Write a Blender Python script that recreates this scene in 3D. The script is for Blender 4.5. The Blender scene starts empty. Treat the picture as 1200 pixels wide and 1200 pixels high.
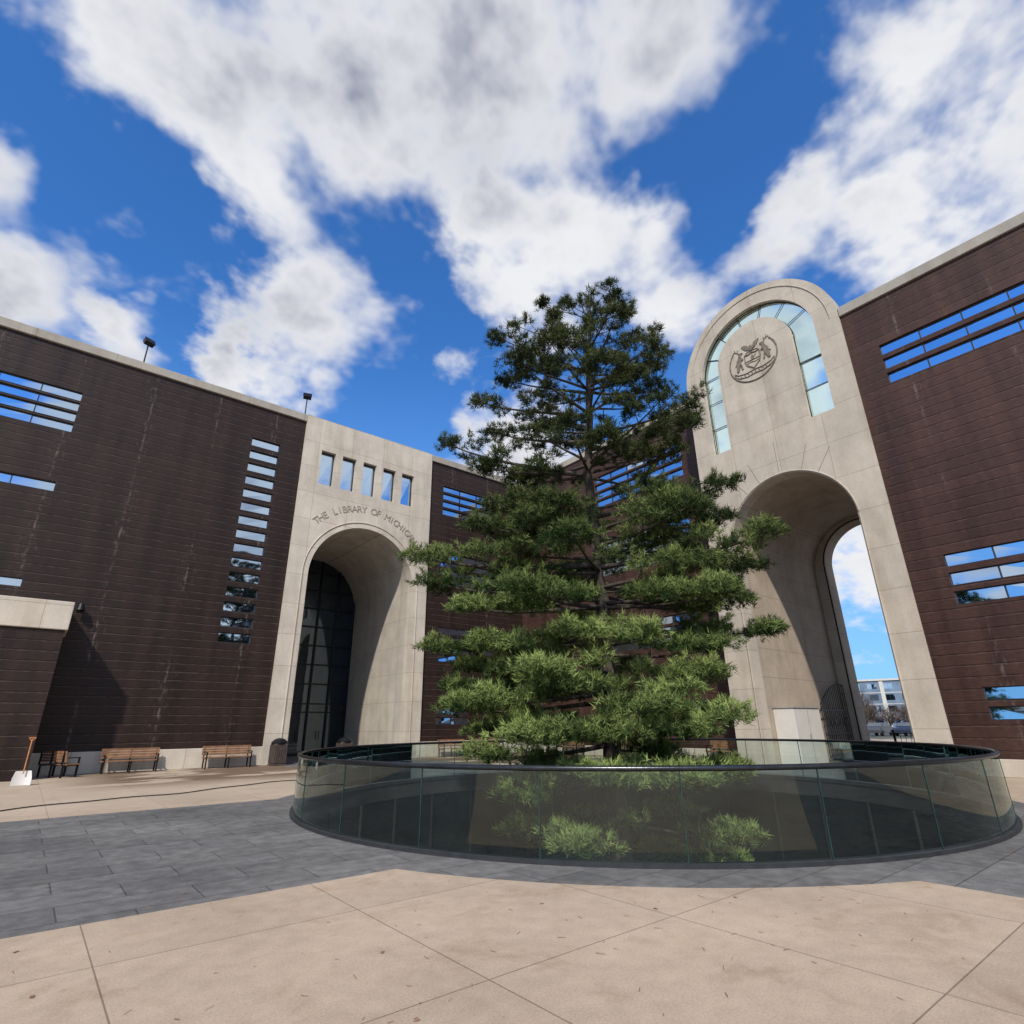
import bpy, bmesh, math, random
import numpy as np
from mathutils import Vector, Matrix
from mathutils.geometry import tessellate_polygon
random.seed(7); rng=np.random.default_rng(11)
sc=bpy.context.scene
sc.view_settings.view_transform='Standard'; sc.view_settings.look='None'; sc.view_settings.exposure=0
COL=bpy.context.collection
WC=Vector((11.46,10.07,0))   # centre of the sunken well / pine

# ---------------------------------------------------------------- helpers
def empty(name):
    o=bpy.data.objects.new(name,None); COL.objects.link(o); return o
def mesh(name,verts,faces,mat,parent=None,smooth=False):
    me=bpy.data.meshes.new(name); me.from_pydata([tuple(v) for v in verts],[],faces); 
    if mat: me.materials.append(mat)
    if smooth:
        for p in me.polygons: p.use_smooth=True
    me.update()
    o=bpy.data.objects.new(name,me); COL.objects.link(o)
    if parent: o.parent=parent
    return o
class MB:
    def __init__(s): s.v=[]; s.f=[]
    def add(s,vs,fs):
        n=len(s.v); s.v+= [tuple(v) for v in vs]; s.f+=[tuple(i+n for i in f) for f in fs]
    def box(s,x0,x1,y0,y1,z0,z1,M=None):
        vs=[Vector((x,y,z)) for z in (z0,z1) for y in (y0,y1) for x in (x0,x1)]
        if M is not None: vs=[M@v for v in vs]
        s.add(vs,[(0,2,3,1),(4,5,7,6),(0,1,5,4),(2,6,7,3),(0,4,6,2),(1,3,7,5)])
    def tube(s,pts,rad,n=8,cap=True):
        pts=[Vector(p) for p in pts]; m=len(pts); vs=[]
        for i,p in enumerate(pts):
            d=(pts[min(i+1,m-1)]-pts[max(i-1,0)]).normalized()
            a=d.cross(Vector((0,0,1)));
            if a.length<.05: a=d.cross(Vector((0,1,0)))
            a.normalize(); b=d.cross(a)
            r=rad[i] if hasattr(rad,'__len__') else rad
            for k in range(n):
                t=2*math.pi*k/n; vs.append(p+a*math.cos(t)*r+b*math.sin(t)*r)
        fs=[(i*n+k,i*n+(k+1)%n,(i+1)*n+(k+1)%n,(i+1)*n+k) for i in range(m-1) for k in range(n)]
        if cap: fs+=[tuple(range(n-1,-1,-1)),tuple((m-1)*n+k for k in range(n))]
        s.add(vs,fs)
    def cyl(s,c,r,h,axis='Z',n=16,r2=None):
        r2=r if r2 is None else r2; c=Vector(c)
        ax={'X':Vector((1,0,0)),'Y':Vector((0,1,0)),'Z':Vector((0,0,1))}[axis]
        s.tube([c,c+ax*h],[r,r2],n)
    def obj(s,name,mat,parent=None,smooth=False): return mesh(name,s.v,s.f,mat,parent,smooth)
def bevel(o,w=.02):
    m=o.modifiers.new('b','BEVEL'); m.width=w; m.segments=2; m.limit_method='ANGLE'; return o

class NT:
    def __init__(s,name,world=False):
        if world:
            s.nt=bpy.data.worlds.new(name); sc.world=s.nt; s.nt.use_nodes=True; s.nt=s.nt.node_tree
        else:
            s.m=bpy.data.materials.new(name); s.m.use_nodes=True; s.nt=s.m.node_tree
        s.nt.nodes.clear()
    def n(s,t,props=None,**inp):
        nd=s.nt.nodes.new('ShaderNode'+t)
        for k,v in (props or {}).items(): setattr(nd,k,v)
        for k,v in inp.items():
            key=int(k[1:]) if k[0]=='i' and k[1:].isdigit() else k.replace('_',' ')
            s.set(nd.inputs[key],v)
        return nd
    def set(s,sock,v):
        if isinstance(v,bpy.types.NodeSocket): s.nt.links.new(v,sock)
        elif isinstance(v,bpy.types.Node): s.nt.links.new(v.outputs[0],sock)
        else:
            if isinstance(v,tuple) and len(v)==3 and sock.type=='RGBA': v=v+(1,)
            sock.default_value=v
    def m_(s,op,a,b=0.0,c=0.0): return s.n('Math',{'operation':op},i0=a,i1=b,i2=c).outputs[0]
    def mix(s,f,a,b): 
        nd=s.n('Mix',{'data_type':'RGBA'}); s.set(nd.inputs[0],f); s.set(nd.inputs[6],a); s.set(nd.inputs[7],b); return nd.outputs[2]
    def mul(s,a,b):
        nd=s.n('Mix',{'data_type':'RGBA','blend_type':'MULTIPLY'}); s.set(nd.inputs[0],1.0); s.set(nd.inputs[6],a); s.set(nd.inputs[7],b); return nd.outputs[2]
    def mr(s,v,a,b,c=0.0,d=1.0,smooth=False):
        nd=s.n('MapRange',{'interpolation_type':'SMOOTHSTEP' if smooth else 'LINEAR'},i0=v,i1=a,i2=b,i3=c,i4=d); return nd.outputs[0]
    def noise(s,vec,scale,detail=4,rough=.55,dist=0.0):
        return s.n('TexNoise',Vector=vec,Scale=scale,Detail=detail,Roughness=rough,Distortion=dist)
    def bump(s,h,strength=.3,dist=.02): return s.n('Bump',Strength=strength,Distance=dist,Height=h).outputs[0]
    def pr(s,col,rough=.7,normal=None,metal=0.0,spec=.5,**k):
        p=s.n('BsdfPrincipled',Base_Color=col,Roughness=rough,Metallic=metal,**k)
        p.inputs['Specular IOR Level'].default_value=spec
        if normal is not None: s.set(p.inputs['Normal'],normal)
        return p.outputs[0]
    def out(s,sh): 
        o=s.n('OutputMaterial'); s.nt.links.new(sh,o.inputs[0]); return s.m
def simple(name,col,rough=.6,metal=0.0,nscale=6.0,var=.25,bump=.15,spec=.4):
    t=NT(name); o=t.n('TexCoord').outputs['Object']; nz=t.noise(o,nscale,3)
    c=t.mix(t.mr(nz.outputs[0],.3,.7),tuple(x*(1-var) for x in col),tuple(min(1,x*(1+var)) for x in col))
    nn=t.bump(t.noise(o,nscale*6,1).outputs[0],bump,.01) if bump>0 else None
    return t.out(t.pr(c,rough,nn,metal,spec))
def uz(t,axis):
    o=t.n('TexCoord').outputs['Object']; s=t.n('SeparateXYZ',Vector=o)
    u=s.outputs[0] if axis=='x' else s.outputs[1]
    return o,u,s.outputs[2],t.n('CombineXYZ',X=u,Y=s.outputs[2],Z=0.0).outputs[0]

def brown(name,axis,k=1.0,tint=(1,1,1)):
    t=NT(name); o,u,z,uv=uz(t,axis)
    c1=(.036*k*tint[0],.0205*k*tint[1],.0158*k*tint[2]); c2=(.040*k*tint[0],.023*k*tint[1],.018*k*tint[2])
    b=t.n('TexBrick',{'offset':.5},Vector=uv,Color1=c1,Color2=c2,Mortar=(.022,.0135,.011),Scale=1.0,Mortar_Size=.005,Mortar_Smooth=.3,Bias=0.0,Brick_Width=1.45,Row_Height=.36)
    st=t.noise(t.n('Mapping',Vector=o,Scale=(1.6,1.6,.12)).outputs[0],1.0,4,.6).outputs[0]
    rows=t.n('TexWhiteNoise',{'noise_dimensions':'1D'},W=t.m_('FLOOR',t.m_('DIVIDE',z,.36))).outputs[0]
    col=t.mul(b.outputs[0],t.mix(t.mr(st,.3,.72),(.70,.71,.72),(1.36,1.35,1.33)))
    col=t.mul(col,t.mix(rows,(.88,.88,.88),(1.10,1.10,1.10)))
    fine=t.noise(t.n('Mapping',Vector=o,Scale=(.7,.7,4.5)).outputs[0],7.0,4,.7).outputs[0]
    col=t.mul(col,t.mix(t.mr(fine,.3,.7),(.72,.72,.72),(1.32,1.29,1.28)))
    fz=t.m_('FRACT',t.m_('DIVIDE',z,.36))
    col=t.mul(col,t.mix(t.mr(fz,.0,.08,0,1),(.42,.40,.40),(1,1,1)))  # shadow line along each course painted into the cladding colour
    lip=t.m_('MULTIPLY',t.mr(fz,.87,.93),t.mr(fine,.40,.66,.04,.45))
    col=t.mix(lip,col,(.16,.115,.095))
    fr=t.m_('ABSOLUTE',t.m_('SUBTRACT',t.m_('FRACT',t.m_('DIVIDE',u,2.9)),.5))
    nn=t.noise(t.n('Mapping',Vector=o,Scale=(7,7,3.0)).outputs[0],1.0,3,.7).outputs[0]
    big=t.noise(o,.35,1).outputs[0]
    e=t.m_('MULTIPLY',t.mr(fr,.0,.024,1,0),t.mr(nn,.46,.68,0,.62)); e=t.m_('MULTIPLY',e,t.mr(big,.34,.55))
    e2=t.m_('MULTIPLY',t.mr(fr,.0,.18,1,0),t.mr(nn,.54,.8,0,.45)); e=t.m_('MAXIMUM',e,t.m_('MULTIPLY',e2,t.mr(big,.40,.6)))
    col=t.mix(e,col,(.25,.21,.185))
    h=t.m_('ADD',t.m_('MULTIPLY',t.mr(fz,.0,.09,1,0),-1.0),t.m_('MULTIPLY',fine,.25))
    return t.out(t.pr(col,t.mr(st,.3,.7,.42,.62),t.bump(h,.5,.02),0,.3))

def stone(name,axis,col=(.62,.55,.45),w=2.0,hh=1.55,off=0.0):
    t=NT(name); o,u,z,uv=uz(t,axis)
    uv2=t.n('Mapping',Vector=uv,Location=(.35,.2,0)).outputs[0]
    b=t.n('TexBrick',{'offset':off},Vector=uv2,Color1=(1,1,1),Color2=(.93,.93,.94),Mortar=(.60,.57,.53),Scale=1.0,Mortar_Size=.010,Mortar_Smooth=.2,Bias=0.0,Brick_Width=w,Row_Height=hh)
    n1=t.noise(o,.8,4,.65).outputs[0]; st=t.noise(t.n('Mapping',Vector=o,Scale=(1.5,1.5,.2)).outputs[0],1.0,4,.6).outputs[0]
    c=t.mix(t.mr(n1,.3,.7),tuple(x*.84 for x in col),tuple(x*1.08 for x in col))
    c=t.mul(c,t.mix(t.mr(st,.45,.8),(1,1,1),(.78,.74,.69)))
    c=t.mul(c,b.outputs[0])
    f=t.noise(o,22,2).outputs[0]
    c=t.mul(c,t.mix(t.mr(f,.3,.7),(.93,.93,.93),(1.06,1.06,1.06)))
    h=t.m_('ADD',t.m_('MULTIPLY',b.outputs[1],-1.0),t.m_('MULTIPLY',f,.15))
    return t.out(t.pr(c,.85,t.bump(h,.35,.02),0,.25))

def glass_mirror(name,tint=(.58,.74,.92),fac=.8,base=(.01,.016,.025)):
    t=NT(name); o=t.n('TexCoord').outputs['Object']
    nz=t.noise(o,.7,1).outputs[0]
    g=t.n('BsdfGlossy',Color=tint,Roughness=.025); t.set(g.inputs['Normal'],t.bump(nz,.05,.05))
    d=t.n('BsdfDiffuse',Color=base).outputs[0]
    return t.out(t.n('MixShader',i0=fac,i1=d,i2=g.outputs[0]).outputs[0])

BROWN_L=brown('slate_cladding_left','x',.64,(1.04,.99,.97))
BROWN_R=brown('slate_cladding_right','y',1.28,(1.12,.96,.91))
STONE_L=stone('limestone_left','x'); STONE_R=stone('limestone_right','y',(.56,.49,.395))
STONE_P=stone('limestone_coping','x',(.42,.38,.32),3.0,5.0)
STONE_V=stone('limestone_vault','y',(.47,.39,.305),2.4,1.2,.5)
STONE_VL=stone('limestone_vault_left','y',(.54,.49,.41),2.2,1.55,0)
GLASS=glass_mirror('window_glass'); GLASS_T=glass_mirror('teal_glass',(.78,.98,.98),.92,(.05,.12,.15))
GLASS_D=glass_mirror('dark_door_glass',(.22,.27,.30),.35)
GLASS_W=simple('well_glass',(.007,.010,.011),.35,0,.8,.3,0,.3)
DARK=simple('dark_metal',(.02,.02,.022),.4,.6); FRAME=simple('window_frame',(.05,.05,.055),.4,.5)
RAIL=simple('bronze_rail',(.06,.063,.066),.28,.85)
WHITE=simple('white_paint',(.66,.62,.56),.45,0,2,.06,.05)

# ---------------------------------------------------------------- wall with recessed openings
def mapL(y0): return lambda u,v,d: Vector((u,y0+d,v))
def mapR(x0): return lambda u,v,d: Vector((x0+d,u,v))
def wall(name,mp,u0,u1,z0,z1,ops,mat,parent,recess=.14,glass=None,mull=1.35):
    W=MB(); G=MB(); Fm=MB()
    us=sorted(set([u0,u1]+[c for o in ops for c in o[:2] if u0<c<u1])); zs=sorted(set([z0,z1]+[c for o in ops for c in o[2:4]]))
    def inside(u,z): return any(o[0]<u<o[1] and o[2]<z<o[3] for o in ops)
    for i in range(len(us)-1):
        for j in range(len(zs)-1):
            a,b,c,d=us[i],us[i+1],zs[j],zs[j+1]
            if not inside((a+b)/2,(c+d)/2): W.add([mp(a,c,0),mp(b,c,0),mp(b,d,0),mp(a,d,0)],[(0,1,2,3)])
    for (a,b,c,d) in [o[:4] for o in ops]:
        a=max(a,u0); b=min(b,u1)
        for p,q in (((a,c),(b,c)),((b,c),(b,d)),((b,d),(a,d)),((a,d),(a,c))):
            W.add([mp(*p,0),mp(*q,0),mp(*q,recess),mp(*p,recess)],[(0,1,2,3)])
        k=max(1,round((b-a)/mull)); 
        for i in range(k):
            e0=a+(b-a)*i/k; e1=a+(b-a)*(i+1)/k; j=[random.uniform(-.008,.008) for _ in range(4)]
            G.add([mp(e0,c,recess-.02+j[0]),mp(e1,c,recess-.02+j[1]),mp(e1,d,recess-.02+j[2]),mp(e0,d,recess-.02+j[3]-0)],[(0,1,2,3)])
            if i>0: 
                vs=[mp(e0+du,zz,dd) for zz in (c,d) for dd in (recess-.07,recess) for du in (-.02,.02)]
                Fm.add(vs,[(0,2,3,1),(4,5,7,6),(0,1,5,4),(2,6,7,3),(0,4,6,2),(1,3,7,5)])
        for zz in (c,d):
            vs=[mp(uu,zz+dz,dd) for dz in ((.0,.03) if zz==c else (-.03,0)) for dd in (recess-.06,recess) for uu in (a,b)]
            Fm.add(vs,[(0,2,3,1),(4,5,7,6),(0,1,5,4),(2,6,7,3),(0,4,6,2),(1,3,7,5)])
    W.obj(name+'_cladding',mat,parent)
    if G.v: G.obj(name+'_windows',glass or GLASS,parent)
    if Fm.v: Fm.obj(name+'_window_frames',FRAME,parent)

def slab(name,mp,outline,holes,d0,d1,mat,parent,front=True,back=True,skip_ground=True,sidemat=None):
    B=MB(); S=MB() 
    loops=[outline]+holes
    flat=[p for l in loops for p in l]
    tris=tessellate_polygon([[Vector((p[0],p[1],0)) for p in l] for l in loops])
    if front: B.add([mp(*p,d0) for p in flat],[tuple(t) for t in tris])
    if back: B.add([mp(*p,d1) for p in flat],[tuple(t) for t in tris])
    T=S if sidemat else B
    for l in loops:
        for i in range(len(l)):
            p,q=l[i],l[(i+1)%len(l)]
            if skip_ground and abs(p[1])<1e-6 and abs(q[1])<1e-6: continue
            T.add([mp(*p,d0),mp(*q,d0),mp(*q,d1),mp(*p,d1)],[(0,1,2,3)])
    o=B.obj(name,mat,parent) if B.v else None
    if sidemat: S.obj(name+'_soffit',sidemat,parent)
    return o
def arc(c,s,r,a0,a1,n=40): return [(c+r*math.cos(a0+(a1-a0)*i/n), s+r*math.sin(a0+(a1-a0)*i/n)) for i in range(n+1)]
PI=math.pi
def strips(a,b,ztop,n,h,p): return [(a,b,ztop-i*p-h,ztop-i*p) for i in range(n)]

# ---------------------------------------------------------------- library building (left)
lib=empty('library_building'); Y0=29.3; mL=mapL(Y0)
ops=[]
ops+=strips(-14,-1.2,15.95,4,.42,.53)
ops+=strips(-14,-1.2,11.52,1,.42,.53)
ops+=strips(-14,-1.32,7.3,1,.35,.5)
ops+=[(6.15,7.58,5.38+.735*i,5.38+.735*i+.46) for i in range(15)]
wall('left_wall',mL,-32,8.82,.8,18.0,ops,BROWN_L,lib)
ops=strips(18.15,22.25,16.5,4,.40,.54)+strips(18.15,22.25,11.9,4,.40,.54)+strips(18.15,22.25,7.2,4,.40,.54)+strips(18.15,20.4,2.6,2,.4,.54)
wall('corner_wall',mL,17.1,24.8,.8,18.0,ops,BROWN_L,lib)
b=MB(); b.box(-32,8.82,29.22,30,0,.8); b.box(17.1,24.8,29.22,30,0,.8); bevel(b.obj('plinth',STONE_L,lib))
b=MB(); b.box(-32,8.82,29.18,29.8,18.0,18.42); b.box(17.1,25.4,29.18,29.8,18.0,18.42); bevel(b.obj('coping',STONE_P,lib))
b=MB(); b.box(-32,8.8,29.8,42,17.0,17.6); b.box(17.12,25.4,29.8,42,17.0,17.6); b.box(-32,-31.8,29.4,42,0,17.0); b.box(-32,32,42,42.3,0,17.6); b.obj('roof',DARK,lib)
# stone entrance portal
cx,r,sp=13.0,3.12,9.2
arch=[(cx-r,0)]+[(p[0],p[1]) for p in arc(cx,sp,r,PI,0)]+[(cx+r,0)]
outl=[(8.82,0)]+arch+[(17.1,0),(17.1,18.42),(8.82,18.42)]
sq=[10.25,11.52,12.82,14.12,15.4]
holes=[[(c-.42,14.38),(c+.42,14.38),(c+.42,16.45),(c-.42,16.45)] for c in sq]
mP=mapL(29.12)
slab('entrance_portal_face',mP,outl,holes,0,.55,STONE_L,lib)
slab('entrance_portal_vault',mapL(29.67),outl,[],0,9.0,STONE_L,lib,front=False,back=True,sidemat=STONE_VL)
b=MB(); f=MB()
for c in sq:
    b.add([mP(c-.42,14.38,.3),mP(c+.42,14.38,.31),mP(c+.42,16.45,.3),mP(c-.42,16.45,.305)],[(0,1,2,3)])
    for a0,a1,z0,z1 in ((c-.42,c-.38,14.38,16.45),(c+.38,c+.42,14.38,16.45),(c-.38,c+.38,14.38,14.43),(c-.38,c+.38,16.40,16.45)): f.box(a0,a1,29.36,29.44,z0,z1)
b.obj('square_windows',GLASS,lib); f.obj('square_window_frames',FRAME,lib)
b=MB(); 
pts=[(cx-r-.32,29.10,.0)]+[(p[0],29.10,p[1]) for p in arc(cx,sp,r+.32,PI,0,48)]+[(cx+r+.32,29.10,0)]
b.tube(pts,.03,6); b.obj('arch_bead',STONE_L,lib)
# entrance glazing at the back of the vault
mg=mapL(37.2)
gl=[(cx-r+.01,0)]+arc(cx,sp,r-.01,PI,0)+[(cx+r-.01,0)]
b=MB(); tr=tessellate_polygon([[Vector((p[0],p[1],0)) for p in gl]]); b.add([mg(*p,0) for p in gl],[tuple(t) for t in tr]); b.obj('entrance_glazing',GLASS_D,lib)
b=MB()
for i in range(6):
    x=cx-r+.04+i*(2*r-.08)/5; zt=sp+math.sqrt(max(0,r*r-(x-cx)**2)); b.box(x-.045,x+.045,37.05,37.19,0,zt-.02)
for z in [.05,2.5,3.0,4.2,5.4,6.6,7.8,9.0,10.2,11.4]:
    hw=r if z<sp else math.sqrt(max(.01,r*r-(z-sp)**2)); b.box(cx-hw+.02,cx+hw-.02,37.07,37.17,z-.04,z+.04)
for x in (10.6,11.9,13.1,14.4): b.box(x-.02,x+.02,36.95,37.0,.9,1.4)
b.obj('entrance_mullions',DARK,lib)
# carved lettering
txt="THE LIBRARY OF MICHIGAN"; LT=simple('carved_letters',(.33,.29,.235),.8)
R_=4.08; n=len(txt); 
for i,ch in enumerate(txt):
    if ch==' ': continue
    a=math.radians(90+45-90*i/(n-1))
    cu=bpy.data.curves.new('letter','FONT'); cu.body=ch; cu.size=.55; cu.align_x='CENTER'; cu.extrude=.012; cu.materials.append(LT)
    o=bpy.data.objects.new('letter_'+ch,cu); COL.objects.link(o); o.parent=lib
    o.matrix_world=Matrix.Translation((cx+R_*math.cos(a),29.105,sp+R_*math.sin(a)))@Matrix.Rotation(-(a-PI/2),4,'Y')@Matrix.Rotation(PI/2,4,'X')
# low stone-capped annex at far left
b=MB(); b.box(-20,.42,27.0,29.29,0,5.1); b.obj('annex_walls',BROWN_L,lib)
b=MB(); b.box(-20,.5,26.9,29.28,5.1,6.15); bevel(b.obj('annex_cap',STONE_L,lib),.03)

# ---------------------------------------------------------------- right (museum) building
mus=empty('museum_building'); X0=23.0
ops=strips(-16,5.07,15.5,3,.46,.64)+strips(-16,4.99,6.88,3,.44,.64)+strips(-16,4.98,2.57,2,.4,.58)
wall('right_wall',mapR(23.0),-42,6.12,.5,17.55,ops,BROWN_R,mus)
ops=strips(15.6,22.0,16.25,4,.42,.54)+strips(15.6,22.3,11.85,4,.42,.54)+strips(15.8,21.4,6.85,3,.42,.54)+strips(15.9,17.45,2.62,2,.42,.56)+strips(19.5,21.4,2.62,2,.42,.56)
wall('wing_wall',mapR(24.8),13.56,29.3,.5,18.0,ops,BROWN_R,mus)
b=MB(); b.box(22.92,23.6,-42,6.1,0,.5); b.box(24.72,25.4,13.56,29.22,0,.5); bevel(b.obj('plinth',STONE_R,mus))
b=MB(); b.box(22.9,23.5,-42,6.1,17.55,17.98); b.box(24.7,25.3,13.6,29.18,18.0,18.42); bevel(b.obj('coping',STONE_P,mus))
b=MB(); b.box(23.5,31.5,-42,6.1,16.6,17.2); b.box(25.4,31.5,13.6,29.7,17,17.5); b.box(31.3,31.6,-42,6.1,0,16.6); b.box(31.3,31.6,13.6,42,0,17); b.box(23.4,31.3,-42,-41.8,0,16.6); b.obj('roof',DARK,mus)

# ---------------------------------------------------------------- stone archway with glazed head
gate=empty('stone_archway'); mR=mapR(22.92)
c2,r2,s2=9.78,2.6,8.95
a2=[(c2-r2,0)]+arc(c2,s2,r2,PI,0)+[(c2+r2,0)]
c3,r3,s3=9.84,3.73,17.72
outl=[(6.12,0)]+a2+[(13.56,0)]+[(13.56,13)]+arc(c3,s3,r3-.01,0,PI,56)+[(6.12,13)]
cg,rg,sg=9.86,2.76,17.70; ci,ri,si=9.92,1.82,17.86
ring=[(cg+rg,13.6)]+arc(cg,sg,rg,0,PI,48)+[(cg-rg,13.6),(ci-ri,13.6)]+arc(ci,si,ri,PI,0,40)+[(ci+ri,13.6)]
slab('archway_face',mR,outl,[ring],0,.7,STONE_R,gate)
o2=[(6.12,0)]+a2+[(13.56,0),(13.56,17.9),(6.12,17.9)]
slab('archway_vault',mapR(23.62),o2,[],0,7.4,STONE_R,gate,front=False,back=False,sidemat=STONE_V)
r4,s4,c4=2.05,9.25,9.78
a4=[(c4-r4,0)]+arc(c4,s4,r4,PI,0)+[(c4+r4,0)]
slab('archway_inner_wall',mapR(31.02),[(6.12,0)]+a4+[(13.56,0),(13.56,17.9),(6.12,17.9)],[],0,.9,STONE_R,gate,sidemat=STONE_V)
b=MB(); pts=[(30.99,c4-r4-.05,0)]+[(30.99,p[0],p[1]) for p in arc(c4,s4,r4+.05,PI,0,48)]+[(30.99,c4+r4+.05,0)]
b.tube(pts,.03,6); b.obj('inner_arch_trim',DARK,gate)
b=MB()
b.tube([(22.90,p[0],p[1]) for p in [(c2-r2-.06,0)]+arc(c2,s2,r2+.06,PI,0,48)+[(c2+r2+.06,0)]],.03,6)
b.tube([(22.90,p[0],p[1]) for p in arc(c3,s3,r3-.35,0,PI,56)],.02,5); b.obj('arch_bead',STONE_R,gate)
# curved glazing + mullions
mG=mapR(23.2); b=MB(); f=MB()
def ringpt(R,C,S,a): return (C+R*math.cos(a),S+R*math.sin(a))
cells=[]
for side in (0,1):
    zs=[13.6,15.0,16.4,17.78]
    for i in range(3):
        if side==0: cells.append([(ci+ri,zs[i]),(cg+rg,zs[i]),(cg+rg,zs[i+1]),(ci+ri,zs[i+1])])
        else: cells.append([(cg-rg,zs[i]),(ci-ri,zs[i]),(ci-ri,zs[i+1]),(cg-rg,zs[i+1])])
M_=7
for i in range(M_):
    a0,a1=PI*i/M_,PI*(i+1)/M_
    k=5; inn=[ringpt(ri,ci,17.78,a0+(a1-a0)*j/k) for j in range(k+1)]; ou=[ringpt(rg,cg,17.74,a0+(a1-a0)*j/k) for j in range(k+1)]
    cells.append([inn[0]]+ou+inn[::-1][:-1])
for c in cells:
    j=random.uniform(-.02,.02); j2=random.uniform(-.012,.012)
    tr=tessellate_polygon([[Vector((p[0],p[1],0)) for p in c]])
    b.add([mG(p[0],p[1],j+j2*(p[0]-cg)) for p in c],[tuple(x) for x in tr])
    p,q=c[0],c[1]
    f.tube([(23.12,p[0],p[1]),(23.12,q[0],q[1])],.018,4)
b.obj('curved_glazing',GLASS_T,gate)
f.tube([(23.14,p[0],p[1]) for p in ring+[ring[0]]],.025,4)
f.obj('glazing_bars',DARK,gate)
J=simple('joint_dark',(.22,.19,.155),.9)  # dark tone of the joint lines
b=MB()
for a in (55,70,90,110,125): 
    aa=math.radians(a); p=ringpt(r2+.1,c2,s2,aa); q=ringpt(r2+ (1.6 if a in(90,) else 1.2),c2,s2,aa)
    b.tube([(22.917,p[0],p[1]),(22.917,q[0],q[1])],.010,4)
b.obj('voussoir_joints',J,gate)
# carved coat of arms: shield with supporters, eagle crest and ribbon
REL=simple('carved_relief',(.20,.165,.125),.85,0,8,.35,.3)
arms=MB(); mc=(9.95,17.62)
def P3(p,dx=.015): return (22.92-dx,mc[0]-p[0],mc[1]+p[1])
def line(pts,w=.022): arms.tube([P3(p) for p in pts],w*1.15,5)
def rel(pts,d=.05,dx=0):
    k=len(pts); vs=[(22.92-d-dx,mc[0]-p[0],mc[1]+p[1]) for p in pts]+[(22.93,mc[0]-p[0],mc[1]+p[1]) for p in pts]
    tr=tessellate_polygon([[Vector((p[0],p[1],0)) for p in pts]])
    arms.add(vs,[tuple(t) for t in tr]+[(i,(i+1)%k,(i+1)%k+k,i+k) for i in range(k)])
line([(1.16*math.cos(a),1.12*math.sin(a)) for a in np.linspace(.78*PI,2.22*PI,50)],.03)
sh_=[(-.36,.36),(-.18,.32),(0,.38),(.18,.32),(.36,.36),(.38,.05),(.30,-.22),(0,-.48),(-.30,-.22),(-.38,.05)]
line(sh_+[sh_[0]],.03); line([(-.34,-.02),(.34,-.02)],.018); line([(-.30,-.16),(-.1,-.11),(.1,-.17),(.28,-.13)],.014)
rel([(-.05,-.02),(.05,-.02),(.06,.16),(0,.26),(-.06,.16)],.04); line([(.06,.1),(.18,.2)],.014)
for s in (-1,1):
    q=.0 if s<0 else .04
    rel([(s*x,y+q) for x,y in [(.50,-.30),(.56,-.30),(.60,-.02),(.74,-.34),(.82,-.34),(.80,.0),(.78,.22),(.66,.40),(.64,.56),(.52,.62),(.42,.56),(.52,.50),(.54,.34),(.44,.26),(.45,.20),(.56,.20),(.58,.10)]],.05)
    line([(s*.60,.60),(s*.72,.74),(s*.88,.80)],.018); line([(s*.66,.68),(s*.66,.86)],.016); line([(s*.76,.75),(s*.80,.92)],.014); line([(s*.80,.1),(s*.88,.0)],.016)
rel([(-.06,.48),(-.05,.70),(0,.80),(.05,.70),(.06,.48)],.06)
for s in (-1,1): rel([(s*.05,.68),(s*.22,.88),(s*.44,.92),(s*.34,.74),(s*.24,.62),(s*.06,.54)],.05)
line([(-.3,.44),(0,.5),(.3,.44)],.02)
line([(-.98,-.38),(-.80,-.52),(-.4,-.60),(0,-.56),(.4,-.60),(.80,-.52),(.98,-.38)],.022)
line([(-.92,-.60),(-.72,-.72),(-.38,-.80),(0,-.76),(.38,-.80),(.72,-.72),(.92,-.60)],.022)
line([(-.98,-.38),(-.92,-.60)],.02); line([(.98,-.38),(.92,-.60)],.02)
for i in range(9): x=-.7+.175*i; line([(x,-.64),(x+.05,-.70)],.014)
arms.obj('coat_of_arms',REL,gate)

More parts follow.
